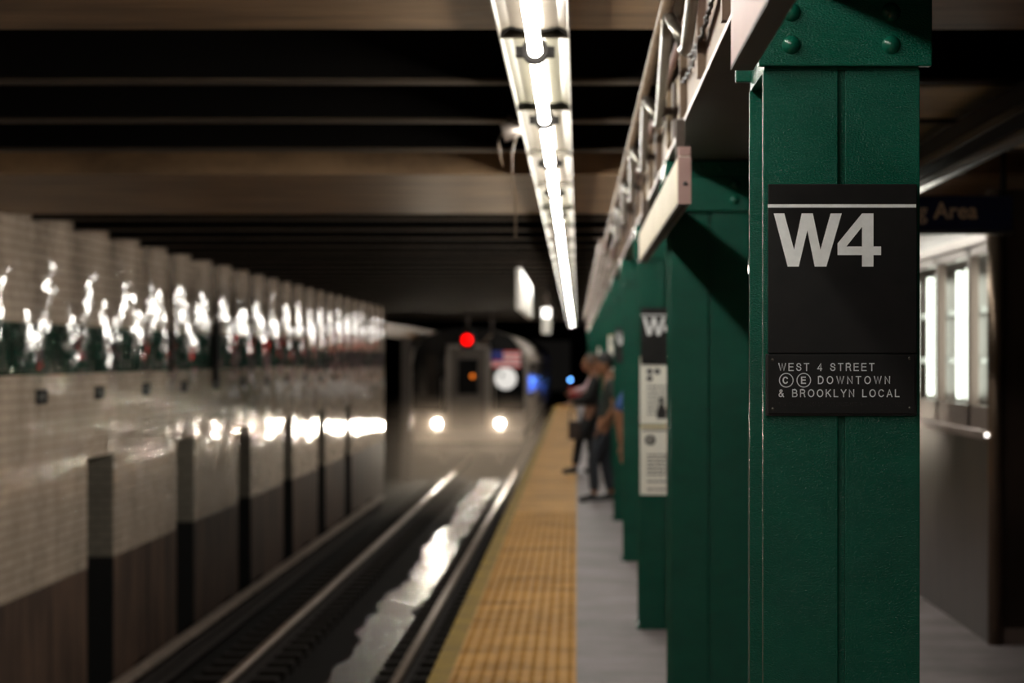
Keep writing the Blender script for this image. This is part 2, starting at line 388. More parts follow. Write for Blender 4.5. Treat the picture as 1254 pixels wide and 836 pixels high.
# ------------------------------------------------------------------ yellow edge
mb = MB().box(-.61, 0, YA, YB, 0, .010)
for iy in range(int((24 - 10.5) / .0605)):
    y = 10.5 + iy * .0605
    for ix in range(10):
        x = -.578 + ix * .0605
        v0 = []
        for r, z in ((.0135, .010), (.009, .0155)):
            v0.append([mb.bm.verts.new((x + r * math.cos(k * PI / 3), y + r * math.sin(k * PI / 3), z)) for k in range(6)])
        for k in range(6): mb.bm.faces.new((v0[0][k], v0[0][(k + 1) % 6], v0[1][(k + 1) % 6], v0[1][k]))
        mb.bm.faces.new(v0[1])
tag(mb.build('tactile_strip', M['tactile'], recalc=False), 'yellow tactile warning strip with raised dots along the platform edge', 'tactile strip')
tag(MB().box(-.715, -.612, YA, YB, -.09, .004, bev=.006).build('edge_board', M['edgeyellow']), 'worn dull yellow rubbing board at the edge above the tracks', 'edge board')

# ------------------------------------------------------------------ track
ZR = -1.25
def trackx(y):
    t = min(1, max(0, (y - 20) / 30.0)); return -2.31 + .07 * t
pathy = [YA] + [10 + 2.0 * k for k in range(56)] + [150]
prof_head = [(-.036, -.005), (-.03, 0), (.03, 0), (.036, -.005), (.036, -.038), (-.036, -.038)]
prof_foot = [(-.009, -.038), (.009, -.038), (.012, -.125), (.07, -.135), (.07, -.15), (-.07, -.15), (-.07, -.135), (-.012, -.125)]
for s, lab in ((1, 'steel running rail closest to the platform edge'), (-1, 'steel running rail between the wet channel and the third rail')):
    r = empty('running_rail', (0, 0, 0), lab, 'rail', 'running rails of the track')
    MB().sweep(prof_head, [(trackx(y) + s * .735, y, ZR) for y in pathy]).build('rail_head', M['rail'], r)
    MB().sweep(prof_foot, [(trackx(y) + s * .735, y, ZR) for y in pathy]).build('rail_web', M['railrust'], r)
# third rail and cover board
tr = empty('third_rail', (-3.67, 20, -1.5), 'third rail under its pale cover board beside the tiled wall', 'third rail')
def loc3(x, y, z): return (x + 3.67, y - 20, z + 1.5)
yy = [YA, 5, 10, 15, 20, 25, 30, 35, 40, 43, 45.5]
MB().sweep([(-.065, 0), (-.06, .022), (-.03, .034), (.03, .034), (.06, .022), (.065, 0)], [loc3(-3.67, y, -1.085) for y in yy]).build('cover_board', M['board'], tr)
MB().sweep([(-.035, 0), (.035, 0), (.035, -.04), (.008, -.05), (.008, -.12), (.05, -.135), (-.05, -.135), (-.008, -.12), (-.008, -.05), (-.035, -.04)], [loc3(-3.67, y, -1.19) for y in yy]).build('conductor_rail', M['railrust'], tr)
y = 16.0
while y < 45:
    MB().tube([loc3(-3.86, y, -1.5), loc3(-3.86, y, -1.15), loc3(-3.80, y, -1.09), loc3(-3.67, y, -1.075)], .018, 6).build('bracket', M['railrust'], tr)
    y += 2.6
# tie blocks (two short rows, drain between them)
proto = None
for j in range(66):
    y = 19.2 + .61 * j
    for s, lab in ((-1, 'dark wooden tie block under the rail beside the third rail'), (1, 'dark wooden tie block under the rail beside the platform')):
        if proto is None:
            proto = o = MB().box(-.42, .36, -.11, .11, 0, .10, bev=.008).build('tie_block', M['tie'])
        else:
            o = proto.copy(); C.objects.link(o)
        o.location = (trackx(y) + s * .80, y, -1.5); o.rotation_euler = (0, 0, 0 if s < 0 else PI)
        tag(o, lab, 'tie', 'wooden tie blocks under the rails')
# drain channel with water
mb = MB()
L, R = [], []
y = 15.0
while y < 60:
    w = .25 + .04 * math.sin(y * 1.7) + .03 * math.sin(y * 4.3 + 1) + random.uniform(-.015, .015)
    cx = -2.10 + .05 * math.sin(y * .6)
    L.append(mb.bm.verts.new((cx - w, y, -1.462))); R.append(mb.bm.verts.new((cx + w, y, -1.462)))
    y += .22
for k in range(len(L) - 1): mb.bm.faces.new((L[k], R[k], R[k + 1], L[k + 1]))
tag(mb.build('drain_water', M['water'], recalc=False), 'shallow wet puddle in the drain channel between the running rails', 'water')

# ------------------------------------------------------------------ name plaques set in the tiled wall, black bar
def letters(s, h, m, name, parent=None, mtx=None, bold=0, width=None, spacing=1.0, depth=.0006, halign='LEFT', sub=True):
    cu = bpy.data.curves.new('t', 'FONT'); cu.body = s; cu.size = 1; cu.offset = bold; cu.space_character = spacing
    cu.resolution_u = 4
    ob = bpy.data.objects.new('t', cu); C.objects.link(ob)
    dg = bpy.context.evaluated_depsgraph_get()
    me = bpy.data.meshes.new_from_object(ob.evaluated_get(dg))
    bpy.data.objects.remove(ob); bpy.data.curves.remove(cu)
    xs = [v.co.x for v in me.vertices]; zs = [v.co.y for v in me.vertices]
    x0, x1 = min(xs), max(xs); y0, y1 = min(zs), max(zs)
    # scale by the cap height of a flat capital, width by fit
    k = h / CAP; kx = (width / (x1 - x0)) if width else k
    for v in me.vertices: v.co = Vector(((v.co.x - x0) * kx, 0, v.co.y * k))
    if mtx is not None: me.transform(mtx)
    me.name = name; me.materials.clear(); me.materials.append(m)
    o = bpy.data.objects.new(name, me); C.objects.link(o)
    if parent: o.parent = parent
    return o
def cap_height():
    cu = bpy.data.curves.new('t', 'FONT'); cu.body = 'E'; cu.size = 1
    ob = bpy.data.objects.new('t', cu); C.objects.link(ob)
    me = bpy.data.meshes.new_from_object(ob.evaluated_get(bpy.context.evaluated_depsgraph_get()))
    zs = [v.co.y for v in me.vertices]; bpy.data.objects.remove(ob)
    return max(zs) - min(zs)
CAP = cap_height()
T = Matrix.Translation
RZ = lambda a: Matrix.Rotation(a, 4, 'Z')
place = ['first', 'second', 'third', 'fourth', 'fifth', 'sixth', 'seventh', 'eighth', 'ninth', 'tenth', 'eleventh', 'twelfth', 'thirteenth']
p0 = None
for k in range(13):
    y = 18.75 + 2.27 * k
    z = 1.24 if y < 37 else 1.2
    if p0 is None:
        p0 = e = empty('name_plaque', (XW, y, z), '', 'plaque', 'small name plaques in the tiled wall')
        MB().box(0, .006, -.21, .21, -.058, .058).build('plaque_face', M['plaque'], e)
        letters('W 4', .055, M['inkgrey'], 'lettering', e, T((.0075, .11, -.028)) @ RZ(-PI / 2), bold=.01, width=.22)
    else: e = copy_tree(p0)
    e.location = (XW, y, z)
    tag(e, 'small black name plaque below the green tile band, %s from the left' % place[k], 'plaque')
tag(MB().box(XW + .001, XW + .07, 27.55, 27.68, 1.27, 1.93, bev=.008).build('wall_bar', M['black']), 'narrow black upright bar fixed across the green tile band', 'bar')

# ------------------------------------------------------------------ columns
def make_column(y, label):
    e = empty('steel_column', (.508, y, 0), label, 'column', 'green riveted platform columns', kind='thing')
    W2 = .1505
    mb = MB()
    # front and back faces: two plates each with a seam; side plates set back
    for a, b in ((-W2, -.0065), (.0065, W2)):
        mb.box(a, b, 0, .016, 0, 2.10, bev=.002)
        mb.box(a, b, .36, .376, 0, 2.10, bev=.002)
    mb.box(-.06, .06, .012, .364, 0, 2.10)
    mb.build('shaft', M['green'], e)
    hp = MB()
    hp.box(-.160, .171, -.022, .0, 2.105, 2.235, bev=.003)
    hp.box(-.178, .171, .378, .40, 2.12, 2.235, bev=.003)
    hp.box(-.148, .148, .0, .378, 2.10, 2.235)
    hp = hp.build('head_plate', M['green'], e)
    for x in (-.098, .0925):
        for z in (2.146, 2.208):
            MB().lathe([(.0, .0155), (.007, .0145), (.0125, .0105), (.0165, .005), (.0185, 0)], 16, mat=T((x, -.022, z)) @ Matrix.Rotation(PI / 2, 4, 'X')).build('rivet', M['green2'], hp)
    cp = MB().box(-.172, .172, -.026, .404, 2.236, 2.298, bev=.004).build('cap_plate', M['green'], e)
    for x in (-.11, -.04, .04, .11):
        MB().lathe([(0, .008), (.006, .006), (.009, 0)], 10, mat=T((x, -.026, 2.268)) @ Matrix.Rotation(PI / 2, 4, 'X')).build('rivet', M['green2'], cp)
    MB().box(-.165, .165, -.012, .39, 0, .012, bev=.002).build('base_plate', M['green'], e)
    return e
names = {1: 'large green riveted steel column carrying the large black W4 sign', 2: 'second green column, bare of signs with a diagonal shadow',
         3: 'third green column with a cropped W4 sign above two posters', 4: 'fourth green column, bare, just behind the poster column',
         5: 'fifth green column with a small W4 sign near waiting people', 6: 'sixth green column with a white poster beside the waiting people'}
col0 = None
for k in range(1, 17):
    lab = names.get(k, '%s green column from the nearest, far down the platform' % (place[k - 1] if k <= 13 else {14: 'fourteenth', 15: 'fifteenth', 16: 'sixteenth'}[k]))
    if col0 is None: c = col0 = make_column(colY(k), lab)
    else:
        c = copy_tree(col0); c.location = (.508, colY(k), 0); c['label'] = lab

# ------------------------------------------------------------------ signs on columns
PXM = 4.62 / F
def sx(px): return (px - 706) * PXM
def sz(py): return EYE - (py - 437) * PXM
def cp1(x, y): return (sx(935 + x / 6.43) - .508, sz(220 + y / 6.43))      # crop of the big sign -> column-local x, world z
def cp2(x, y): return (sx(935 + x / 6.43) - .508, sz(425 + y / 6.43))
def station_sign(y, label, dz=0, grp='black W4 station signs on columns'):
    e = empty('station_sign', (.508, y, 0), label, 'sign', grp)
    d = -.010
    x0, x1 = sx(941) - .508, sx(1123.5) - .508
    MB().box(x0, x1, d, -.001, sz(432.5) + dz, sz(225) + dz, bev=.0015).build('sign_plate', M['sign_black'], e)
    def flat(name, polys, m):
        mb = MB()
        for p in polys: mb.poly([(cp1(*q)[0], d - .0006, cp1(*q)[1] + dz) for q in p])
        return mb.build(name, m, e)
    flat('rule_line', [[(35, 192), (1205, 192), (1205, 218), (35, 218)]], M['sign_white'])
    flat('lettering', [[(82, 264), (165, 264), (242, 550), (279, 683), (192, 683)], [(242, 550), (302, 264), (347, 398), (279, 683)],
                       [(302, 264), (390, 264), (347, 398)], [(390, 264), (450, 550), (405, 683), (347, 398)],
                       [(450, 550), (530, 264), (618, 264), (497, 683), (405, 683)],
                       [(585, 500), (778, 264), (778, 370), (655, 524)], [(585, 500), (655, 524), (585, 592)],
                       [(585, 592), (655, 524), (778, 524), (778, 592)], [(778, 264), (868, 264), (868, 683), (778, 683)],
                       [(868, 524), (928, 524), (928, 592), (868, 592)]], M['sign_white'])
    return e
station_sign(colY(1) - .001, 'large black W4 station sign on the nearest green column')
station_sign(colY(3) - .001, 'black W4 sign above two white posters on the third column', dz=-.05)
station_sign(colY(5) - .001, 'small distant black W4 sign on the fifth column', dz=-.06)
# thin grotesque capitals drawn as strokes (cap height 1)
def _arc(cx, cy, rx, ry, a0, a1, n=14):
    return [(cx + rx * math.cos(math.radians(a0 + (a1 - a0) * k / n)), cy + ry * math.sin(math.radians(a0 + (a1 - a0) * k / n))) for k in range(n + 1)]
GL = {
 'W': (.96, [[(0, 1), (.24, 0), (.48, 1), (.72, 0), (.96, 1)]]),
 'E': (.62, [[(.60, 1), (0, 1), (0, 0), (.62, 0)], [(0, .53), (.56, .53)]]),
 'S': (.62, [[(.58, .72), (.55, .86), (.45, .97), (.31, 1), (.16, .97), (.06, .87), (.04, .75), (.09, .63), (.22, .56), (.40, .51), (.54, .44), (.61, .32), (.60, .18), (.50, .05), (.32, 0), (.14, .04), (.04, .15), (0, .3)]]),
 'T': (.64, [[(0, 1), (.64, 1)], [(.32, 1), (.32, 0)]]),
 '4': (.58, [[(.58, .24), (0, .24), (.44, 1), (.44, 0)]]),
 'R': (.64, [[(0, 0), (0, 1), (.38, 1)] + _arc(.38, .755, .22, .245, 90, -90, 10) + [(0, .51)], [(.34, .51), (.49, .45), (.55, .32), (.57, .1), (.63, 0)]]),
 'C': (.70, [_arc(.37, .5, .37, .5, 38, 322, 24)]),
 'D': (.66, [[(0, 0), (0, 1), (.28, 1)] + _arc(.28, .5, .38, .5, 90, -90, 18) + [(0, 0)]]),
 'O': (.78, [_arc(.39, .5, .39, .5, 0, 360, 30)]),
 'N': (.62, [[(0, 0), (0, 1), (.62, 0), (.62, 1)]]),
 '&': (.68, [[(.68, 0), (.22, .60), (.15, .76), (.18, .92), (.31, 1), (.44, .93), (.47, .79), (.38, .65), (.12, .45), (.02, .28), (.06, .1), (.22, 0), (.40, .04), (.54, .2), (.60, .42)]]),
 'B': (.64, [[(0, 0), (0, 1), (.36, 1)] + _arc(.36, .765, .22, .235, 90, -90, 10) + [(0, .53)], [(.36, .53)] + _arc(.37, .265, .27, .265, 90, -90, 10) + [(0, 0)]]),
 'K': (.64, [[(0, 0), (0, 1)], [(.60, 1), (0, .36)], [(.22, .58), (.64, 0)]]),
 'L': (.52, [[(0, 1), (0, 0), (.52, 0)]]),
 'Y': (.68, [[(0, 1), (.34, .42), (.68, 1)], [(.34, .42), (.34, 0)]]),
 'A': (.70, [[(0, 0), (.35, 1), (.70, 0)], [(.12, .32), (.58, .32)]]),
 ' ': (.30, []),
}
def stroke_text(s, h, width, m, name, parent, mtx, sw=.125, gap=.24):
    mb = MB()
    adv = sum(GL[c][0] for c in s); n = len(s) - 1
    u = h * (1 - sw)
    gp = (width - sw * h - adv * u) / max(1, n)
    x = sw * h / 2
    w = sw * h / 2
    for c in s:
        for ln in GL[c][1]:
            P = [Vector((x + px * u, sw * h / 2 + py * u)) for px, py in ln]
            closed = (P[0] - P[-1]).length < 1e-6
            if closed: P = P[:-1]
            N = len(P); off = []
            for i in range(N):
                a = P[i - 1] if (i or closed) else None
                b = P[(i + 1) % N] if (i < N - 1 or closed) else None
                d1 = (P[i] - a).normalized() if a is not None else None
                d2 = (b - P[i]).normalized() if b is not None else None
                if d1 is None: d1 = d2
                if d2 is None: d2 = d1
                n1 = Vector((-d1.y, d1.x)); n2 = Vector((-d2.y, d2.x))
                k = n1 + n2
                k = k / max(.35, k.length_squared / 2) if k.length > 1e-3 else n1
                q = P[i].copy()
                if not closed and i == 0: q = q - d1 * w
                if not closed and i == N - 1: q = q + d1 * w
                off.append((q + k * w, q - k * w))
            R = range(N if closed else N - 1)
            for i in R:
                j = (i + 1) % N
                mb.poly([mtx @ Vector((p.x, 0, p.y)) for p in (off[i][0], off[i][1], off[j][1], off[j][0])])
        x += GL[c][0] * u + gp
    return mb.build(name, m, parent, recalc=False)
# direction sign under the big one
e = empty('direction_sign', (.508, colY(1) - .001, 0), 'small black WEST 4 STREET direction sign below the large W4 sign', 'sign')
d = -.012
MB().box(sx(938) - .508, sx(1123.5) - .508, -.006, -.001, sz(509), sz(433), bev=.001).build('mount_plate', M['rub'], e)
MB().box(sx(941) - .508, sx(1121) - .508, d, -.0055, sz(506.5), sz(434.5), bev=.0012).build('sign_plate', M['sign_black'], e)
def line_text(t, x0, x1, ybase, ytop, name='lettering', sw=.12):
    xa, za = cp2(x0, ybase); xb, zb = cp2(x1, ytop)
    return stroke_text(t, zb - za, xb - xa, M['sign_grey'], name, e, T((xa, d - .0006, za)), sw=sw)
line_text('WEST 4 STREET', 118, 875, 187, 125)
line_text('DOWNTOWN', 430, 998, 290, 227)
line_text('& BROOKLYN LOCAL', 118, 1072, 393, 331)
for ch, cx in (('C', 180), ('E', 318)):
    mb = MB(); N = 40
    for k in range(N):
        a0, a1 = 2 * PI * k / N, 2 * PI * (k + 1) / N
        mb.poly([(cp2(cx + r * math.cos(a), 260 + r * math.sin(a))[0], d - .0006, cp2(cx + r * math.cos(a), 260 + r * math.sin(a))[1]) for r, a in ((50.5, a0), (50.5, a1), (57, a1), (57, a0))])
    rg = mb.build('route_ring', M['sign_grey'], e)
    w = 58 if ch == 'C' else 44
    line_text(ch, cx - w / 2, cx + w / 2, 289, 231, 'route_letter', .17)
mb = MB()
random.seed(3)
x = 125
while x < 1105:
    for r_ in range(3):
        for c_ in range(2):
            if random.random() < .5:
                X, Z = cp2(x + c_ * 10, 437 + r_ * 11)
                mb.ball((X, d, Z), .0007, n=6)
    x += 24 if random.random() > .15 else 46
mb.build('braille_dots', M['sign_black'], e)
for q in ((72, 100), (1152, 88), (75, 487), (1155, 480)):
    X, Z = cp2(*q)
    MB().lathe([(0, .0012), (.0022, .0011), (.0031, 0)], 12, mat=T((X, d, Z)) @ Matrix.Rotation(PI / 2, 4, 'X')).build('screw', M['screw'], e)

# posters
def poster(k, ztop, zbot, label, detail=None, grp=None, x0=-.146, x1=.14):
    e = empty('poster', (.508, colY(k) - .001, 0), label, 'poster', grp)
    y = -.003
    MB().box(x0, x1, y, -.0005, zbot, ztop).build('sheet', M['paper'], e)
    yy_ = y - .0006
    def rect(mb, a, b, z0, z1): mb.poly([(a, yy_, z0), (b, yy_, z0), (b, yy_, z1), (a, yy_, z1)])
    H = ztop - zbot
    mb = MB(); rect(mb, x0 + .002, x1 - .002, ztop - .016, ztop - .002); mb.build('top_band', M['paperyellow'], e)
    mb = MB(); rect(mb, x0 + .012, x1 - .02, ztop - .034, ztop - .022); mb.build('header_line', M['inkgrey'], e)
    random.seed(k * 3 + int(ztop * 100))
    def disc(cx, cz, r):
        mb = MB(); mb.poly([(cx + r * math.cos(t * PI / 12), yy_, cz + r * math.sin(t * PI / 12)) for t in range(24)])
        return mb.build('route_disc', M['ink'], e)
    mb = MB()
    if detail == 'A':
        for cx, cz in ((.055, .085), (.098, .085), (.055, .125)): disc(x0 + cx, ztop - cz, .017)
        rows = [.165 + .026 * i for i in range(7)]
    else:
        disc(x0 + .058, ztop - .085, .03)
        letters('F', .028, M['paper'], 'route_letter', e, T((x0 + .05, yy_ - .0005, ztop - .099)), bold=.02)
        rows = [.165 + .022 * i for i in range(6)] + [.315, .36]
    for i, r in enumerate(rows):
        xx = x0 + .042
        end = x1 - random.uniform(.02, .07)
        if detail == 'A': end = min(end, x0 + .17)
        while xx < end:
            w = random.uniform(.012, .034)
            rect(mb, xx, min(xx + w, end), ztop - r - .011, ztop - r); xx += w + .006
    mb.build('lettering', M['inkgrey'], e)
    if detail == 'A':
        mb = MB(); rect(mb, x0 + .095, x0 + .15, zbot + .03, zbot + .085); rect(mb, x0 + .105, x0 + .14, zbot + .085, zbot + .115)
        mb.poly([(x0 + .1225 + .017 * math.cos(t * PI / 8), yy_, zbot + .135 + .017 * math.sin(t * PI / 8)) for t in range(16)])
        mb.build('pictogram', M['ink'], e)
    return e
poster(3, 1.553, 1.168, 'white service notice with three black discs under the W4 sign', 'A')
poster(3, 1.162, .765, 'lower white service notice with one large black disc', 'B')
for k, z1, z0, lab in ((6, 1.80, 1.40, 'white poster on the sixth column behind the waiting people'),
                       (9, 1.72, 1.15, 'white poster on the ninth column far along the platform'),
                       (11, 1.6, 1.0, 'white poster on the eleventh column far along the platform')):
    poster(k, z1, z0, lab, None)

# ------------------------------------------------------------------ fluorescent strip above platform edge
FP = 2.22
def make_fixture():
    e = empty('fluorescent_light', (-.132, 0, 2.57), '', 'light', 'fluorescent strip lights above the platform edge')
    P = [(-.111, -.022), (-.109, 0), (-.075, .012), (-.03, .004), (.03, .004), (.075, .012), (.109, 0), (.111, -.022), (.107, -.022), (.103, .004), (.072, .020), (-.072, .020), (-.103, .004), (-.107, -.022)]
    rf = MB().prism(P, .006, FP - .006).build('reflector', M['reflector'], e)
    MB().prism([(-.1115, -.024), (-.075, .008), (-.03, -.004), (.03, -.004), (.075, .008), (.1115, -.024), (.1115, -.017), (.075, .014), (-.075, .014), (-.1115, -.017)], -.012, .012).build('end_strap', M['lampend'], e)
    MB().tube([(0, .02, -.042), (0, FP - .02, -.042)], .021, 10).build('tube', M['tube'], e)
    lh = MB()
    N = 20
    for k in range(N):
        a0, a1 = 2 * PI * k / N, 2 * PI * (k + 1) / N
        for y0, y1, r0, r1 in ((.13, .19, .0235, .043),):
            q = lambda r, a, y: (r * math.cos(a), y, -.042 + r * math.sin(a))
            lh.poly([q(r0, a0, y0), q(r0, a1, y0), q(r1, a1, y0), q(r1, a0, y0)])
            lh.poly([q(r0, a0, y1), q(r0, a1, y1), q(r1, a1, y1), q(r1, a0, y1)])
            lh.poly([q(r1, a0, y0), q(r1, a1, y0), q(r1, a1, y1), q(r1, a0, y1)])
            lh.poly([q(r0, a0, y0), q(r0, a1, y0), q(r0, a1, y1), q(r0, a0, y1)])
    lh.box(-.062, -.038, .135, .185, -.062, -.03); lh.box(.038, .062, .135, .185, -.062, -.03)
    lh.box(-.02, .02, .145, .175, -.012, .004)
    lh.build('lamp_holder', M['lampend'], e)
    return e
fx0 = None
n_seen = 0
for k in range(-5, 32):
    y = 7.57 + FP * k
    if fx0 is None: e = fx0 = make_fixture()
    else: e = copy_tree(fx0)
    e.location = (-.132, y, 2.57)
    if y + FP < 6.7: e['label'] = 'fluorescent strip light above the yellow strip, overhead out of view'
    else:
        n_seen += 1
        e['label'] = 'bare-tube fluorescent strip light above platform edge, number %d along the row' % n_seen

# ------------------------------------------------------------------ girder side clutter: conduits, pipe, brackets, wires, troughs
lab = ['bright steel conduit ending in a hooked bend nearest the viewer', 'bright steel conduit with hooked bend, second along the girder', 'bright steel conduit with hooked bend, third along the girder', 'bright steel conduit with hooked bend, fourth along the girder', 'bright steel conduit with hooked bend, fifth along the girder', 'bright steel conduit with hooked bend, sixth along the girder']
for i in range(6):
    ye = 6.85 + 2.2 * i
    pts = [(.262, ye - 2.08, 2.525)]
    for t in range(1, 9):
        f = t / 8
        pts.append((.262 + .046 * f, ye - 2.08 + 2.0 * f, 2.525 - .105 * f))
    for t in range(1, 7):
        a = t / 6 * PI * .8
        pts.append((.308 - .012 * t / 6, ye - .08 + .07 * math.sin(a), 2.42 - .012 * math.sin(a) + .035 * (1 - math.cos(a)) / 2))
    pts += [(.280, ye - .02, 2.480), (.266, ye + .03, 2.514)]
    tag(MB().tube(pts, .017, 10).build('conduit', M['conduit']), lab[i], 'conduit', 'hooked conduits along the girder')
tag(MB().tube([(.262, 4, 2.572), (.262, 30, 2.572), (.262, 60, 2.572)], .020, 10).build('straight_pipe', M['pipe']), 'straight tan painted pipe running above the hooked conduits', 'pipe')
tag(MB().tube([(.330, 4, 2.56), (.330, 14, 2.56), (.330, 60, 2.56)], .014, 8).build('thin_pipe', M['girderpink']), 'thin pink painted pipe fixed high along the girder side', 'pipe')
random.seed(5)
blab = ['first', 'second', 'third', 'fourth', 'fifth', 'sixth', 'seventh', 'eighth']
for i in range(8):
    y = 8.75 + 2.0 * i
    e = empty('cable_bracket', (GX0, y, 2.38), 'rusty T-shaped cable bracket on the girder, %s from the nearest' % blab[i], 'bracket', 'rusty brackets on the girder')
    MB().box(-.040, .003, -.02, .02, .045, .072, bev=.003).build('arm', M['bracket'], e)
    MB().box(-.010, .003, -.05, .05, -.045, .16, bev=.003).build('strap', M['bracket'], e)
    MB().box(-.046, -.034, -.035, .035, .025, .09, bev=.003).build('end_plate', M['bracket'], e)
# loose cables
for i, (y0, y1, z0, z1, sag, lab) in enumerate(((5.2, 7.6, 2.60, 2.50, .10, 'thin black twisted cable hanging on the pink girder face'), (5.4, 8.0, 2.56, 2.46, .08, 'second thin black cable looping on the girder face'))):
    pts = []
    for t in range(41):
        f = t / 40
        pts.append((GX0 - .012 + .005 * math.sin(t * 2.1), y0 + (y1 - y0) * f, z0 + (z1 - z0) * f - sag * math.sin(PI * f) ** .8 + .006 * math.cos(t * 2.1)))
    pts += [(GX0 - .01, y1 + .02, z1 + .1), (GX0 - .01, y1 + .03, z1 + .35)]
    tag(MB().tube(pts, .0045, 6).build('cable', M['cable']), lab, 'cable')
# bundles farther on
for i in range(5):
    pts = []
    for t in range(52):
        y = 19.5 + t * .8
        pts.append((GX0 - .022 - .034 * i, y, 2.35 + .04 * i + .03 * math.sin(y * (1.1 + .23 * i) + i * 2)))
    tag(MB().tube(pts, .014, 6).build('wavy_cable', M['girderpink' if i % 2 else 'pipe']), ['tan', 'pink', 'tan', 'pink', 'tan'][i] + ' wavy cable on the far girder side, %s from the bottom' % blab[i], 'cable', 'wavy cables along the far girder')

def trough(y0, y1, z0, z1, face, label, ribs, x=.31, th=GZ):
    e = empty('cable_trough', (x, y0, z0), label, 'trough', 'box troughs under the girder edge')
    h = z1 - z0; Ln = y1 - y0
    mb = MB()
    mb.box(0, .036, 0, Ln, .006, h, 0)
    if ribs:
        y = .05
        while y < Ln - .05:
            mb.box(-.004, .001, y, y + .022, .012, h - .006, 0); y += .062
    mb.build('casing', face, e)
    b = MB().box(.0, .036, .0, Ln, 0, .0062).build('underside', M['trough_dark'], e)
    if ribs:
        mb = MB(); y = .06
        while y < Ln - .1:
            mb.box(.010, .026, y, y + .05, -.0015, .0005); y += .12
        mb.build('perforation_pattern', M['black'], b)
    c = MB().box(-.002, .038, -.004, .0, -.001, h * .98, bev=.001).build('end_cap', M['trough_pinklit'], e)
    MB().lathe([(0, .004), (.006, .003), (.007, 0)], 10, mat=T((.02, -.004, h * .42)) @ Matrix.Rotation(PI / 2, 4, 'X')).build('bolt', M['trough_dark'], c)
    t = MB().box(-.001, .037, -.003, .03, h, h + .028, bev=.002).build('clip', M['trough_pinklit'], e)
    MB().box(.004, .032, .3, .33, h, th - z0).build('hanger', M['bracket'], e)
    MB().box(.004, .032, Ln - .33, Ln - .3, h, th - z0).build('hanger', M['bracket'], e)
    return e
trough(2.7, 3.9, 2.012, 2.19, M['trough_pinklit'], 'smooth box trough with painted-in pink light at the top beside the large W4 column', False, .249, 3.0)
trough(7.34, 11.9, 2.015, 2.16, M['trough_white'], 'ribbed cream box trough hanging in front of the second column', True)

# ------------------------------------------------------------------ things hanging left of the strip
e = empty('bell_horn', (-.29, 10.5, 2.53), 'small grey bell-shaped horn with trailing wires left of the lights', 'horn')
MB().lathe([(.012, .05), (.03, .045), (.036, .01), (.042, -.03), (.04, -.032), (.03, -.02), (0, -.02)], 18, mat=Matrix.Rotation(PI / 2.4, 4, 'Y')).build('bell', M['train_grey'], e)
MB().box(-.012, .012, -.012, .012, .02, .065).build('mount', M['bracket'], e)
MB().tube([(-.03, 0, 0), (-.05, .02, -.04), (-.042, .02, -.10), (-.03, .02, -.15)], .004, 6).build('wire', M['pipe'], e)
tag(MB().tube([(-.265, 10.9, 2.57), (-.30, 11.2, 2.50), (-.305, 11.4, 2.42), (-.29, 11.5, 2.3), (-.29, 11.5, 2.12)], .005, 6).build('hanging_wire', M['pipe']), 'thin tan wire hanging down beside the light strip', 'wire')
e = empty('hanging_sign', (-.62, 29, 2.36), 'white panel hanging edge-on from the ceiling left of the lights', 'sign')
MB().box(-.03, .03, -3.2, 3.2, -.30, .14, bev=.01).build('panel_board', M['hangwhite'], e)
for y in (-2.2, 2.2): MB().box(-.015, .015, y - .03, y + .03, .14, .236).build('hanger', M['bracket'], e)
e = empty('hanging_box', (-.50, 40, 2.15), 'small white box sign with glowing top hanging beyond the white panel', 'sign')
MB().box(-.075, .075, -.06, .06, -.22, .22, bev=.01).build('box_case', M['hangwhite'], e)
MB().box(-.07, .07, -.066, -.060, .05, .20).build('lit_face', M['hang_glow'], e)
MB().box(-.02, .02, -.02, .02, .22, .445).build('hanger', M['bracket'], e)
# red signal above the train
e = empty('red_signal', (-2.49, 55, 1.94), 'round red signal lamp hanging above the oncoming train', 'signal')
MB().box(-.16, .16, 0, .2, -.2, .25, bev=.02).build('signal_case', M['black'], e)
MB().lathe([(0, .03), (.08, .025), (.115, 0)], 24, mat=T((0, -.002, 0)) @ Matrix.Rotation(PI / 2, 4, 'X')).build('red_lens', M['red_lens'], e)
MB().tube([(0, .1, .25), (0, .1, .65)], .03, 8).build('hanger', M['bracket'], e)
MB().tube([(.36, 0, -.12), (.45, 0, .03), (.56, 0, .12)], [.05, .035, .03], 8).build('bracket_arm', M['pipe'], e)
MB().tube([(.56, 0, .12), (.56, .1, .655)], .02, 8).build('bracket_post', M['bracket'], e)
MB().tube([(0.1, .1, 0), (.38, .05, -.12)], .02, 8).build('bracket_bar', M['bracket'], e)
e = empty('blue_lamp', (-.29, 112, .5), 'small round blue lamp glowing far down the tunnel', 'lamp')
MB().ball((0, 0, 0), .06, n=16).build('blue_bulb', M['blue_lens'], e)
MB().box(-.05, .05, .05, .12, -2.0, .1).build('lamp_post', M['black'], e)
e = empty('tunnel_post', (-4.15, 59, -1.5), 'grey steel post beyond the end of the tiled wall', 'post')
MB().box(-.12, .12, -.1, -.08, 0, 3.52).box(-.12, .12, .08, .1, 0, 3.52).box(-.012, .012, -.08, .08, 0, 3.52).build('post_shaft', M['train_grey'], e)
MB().box(-.2, .2, -.16, .16, 0, .03).build('base_plate', M['bracket'], e)

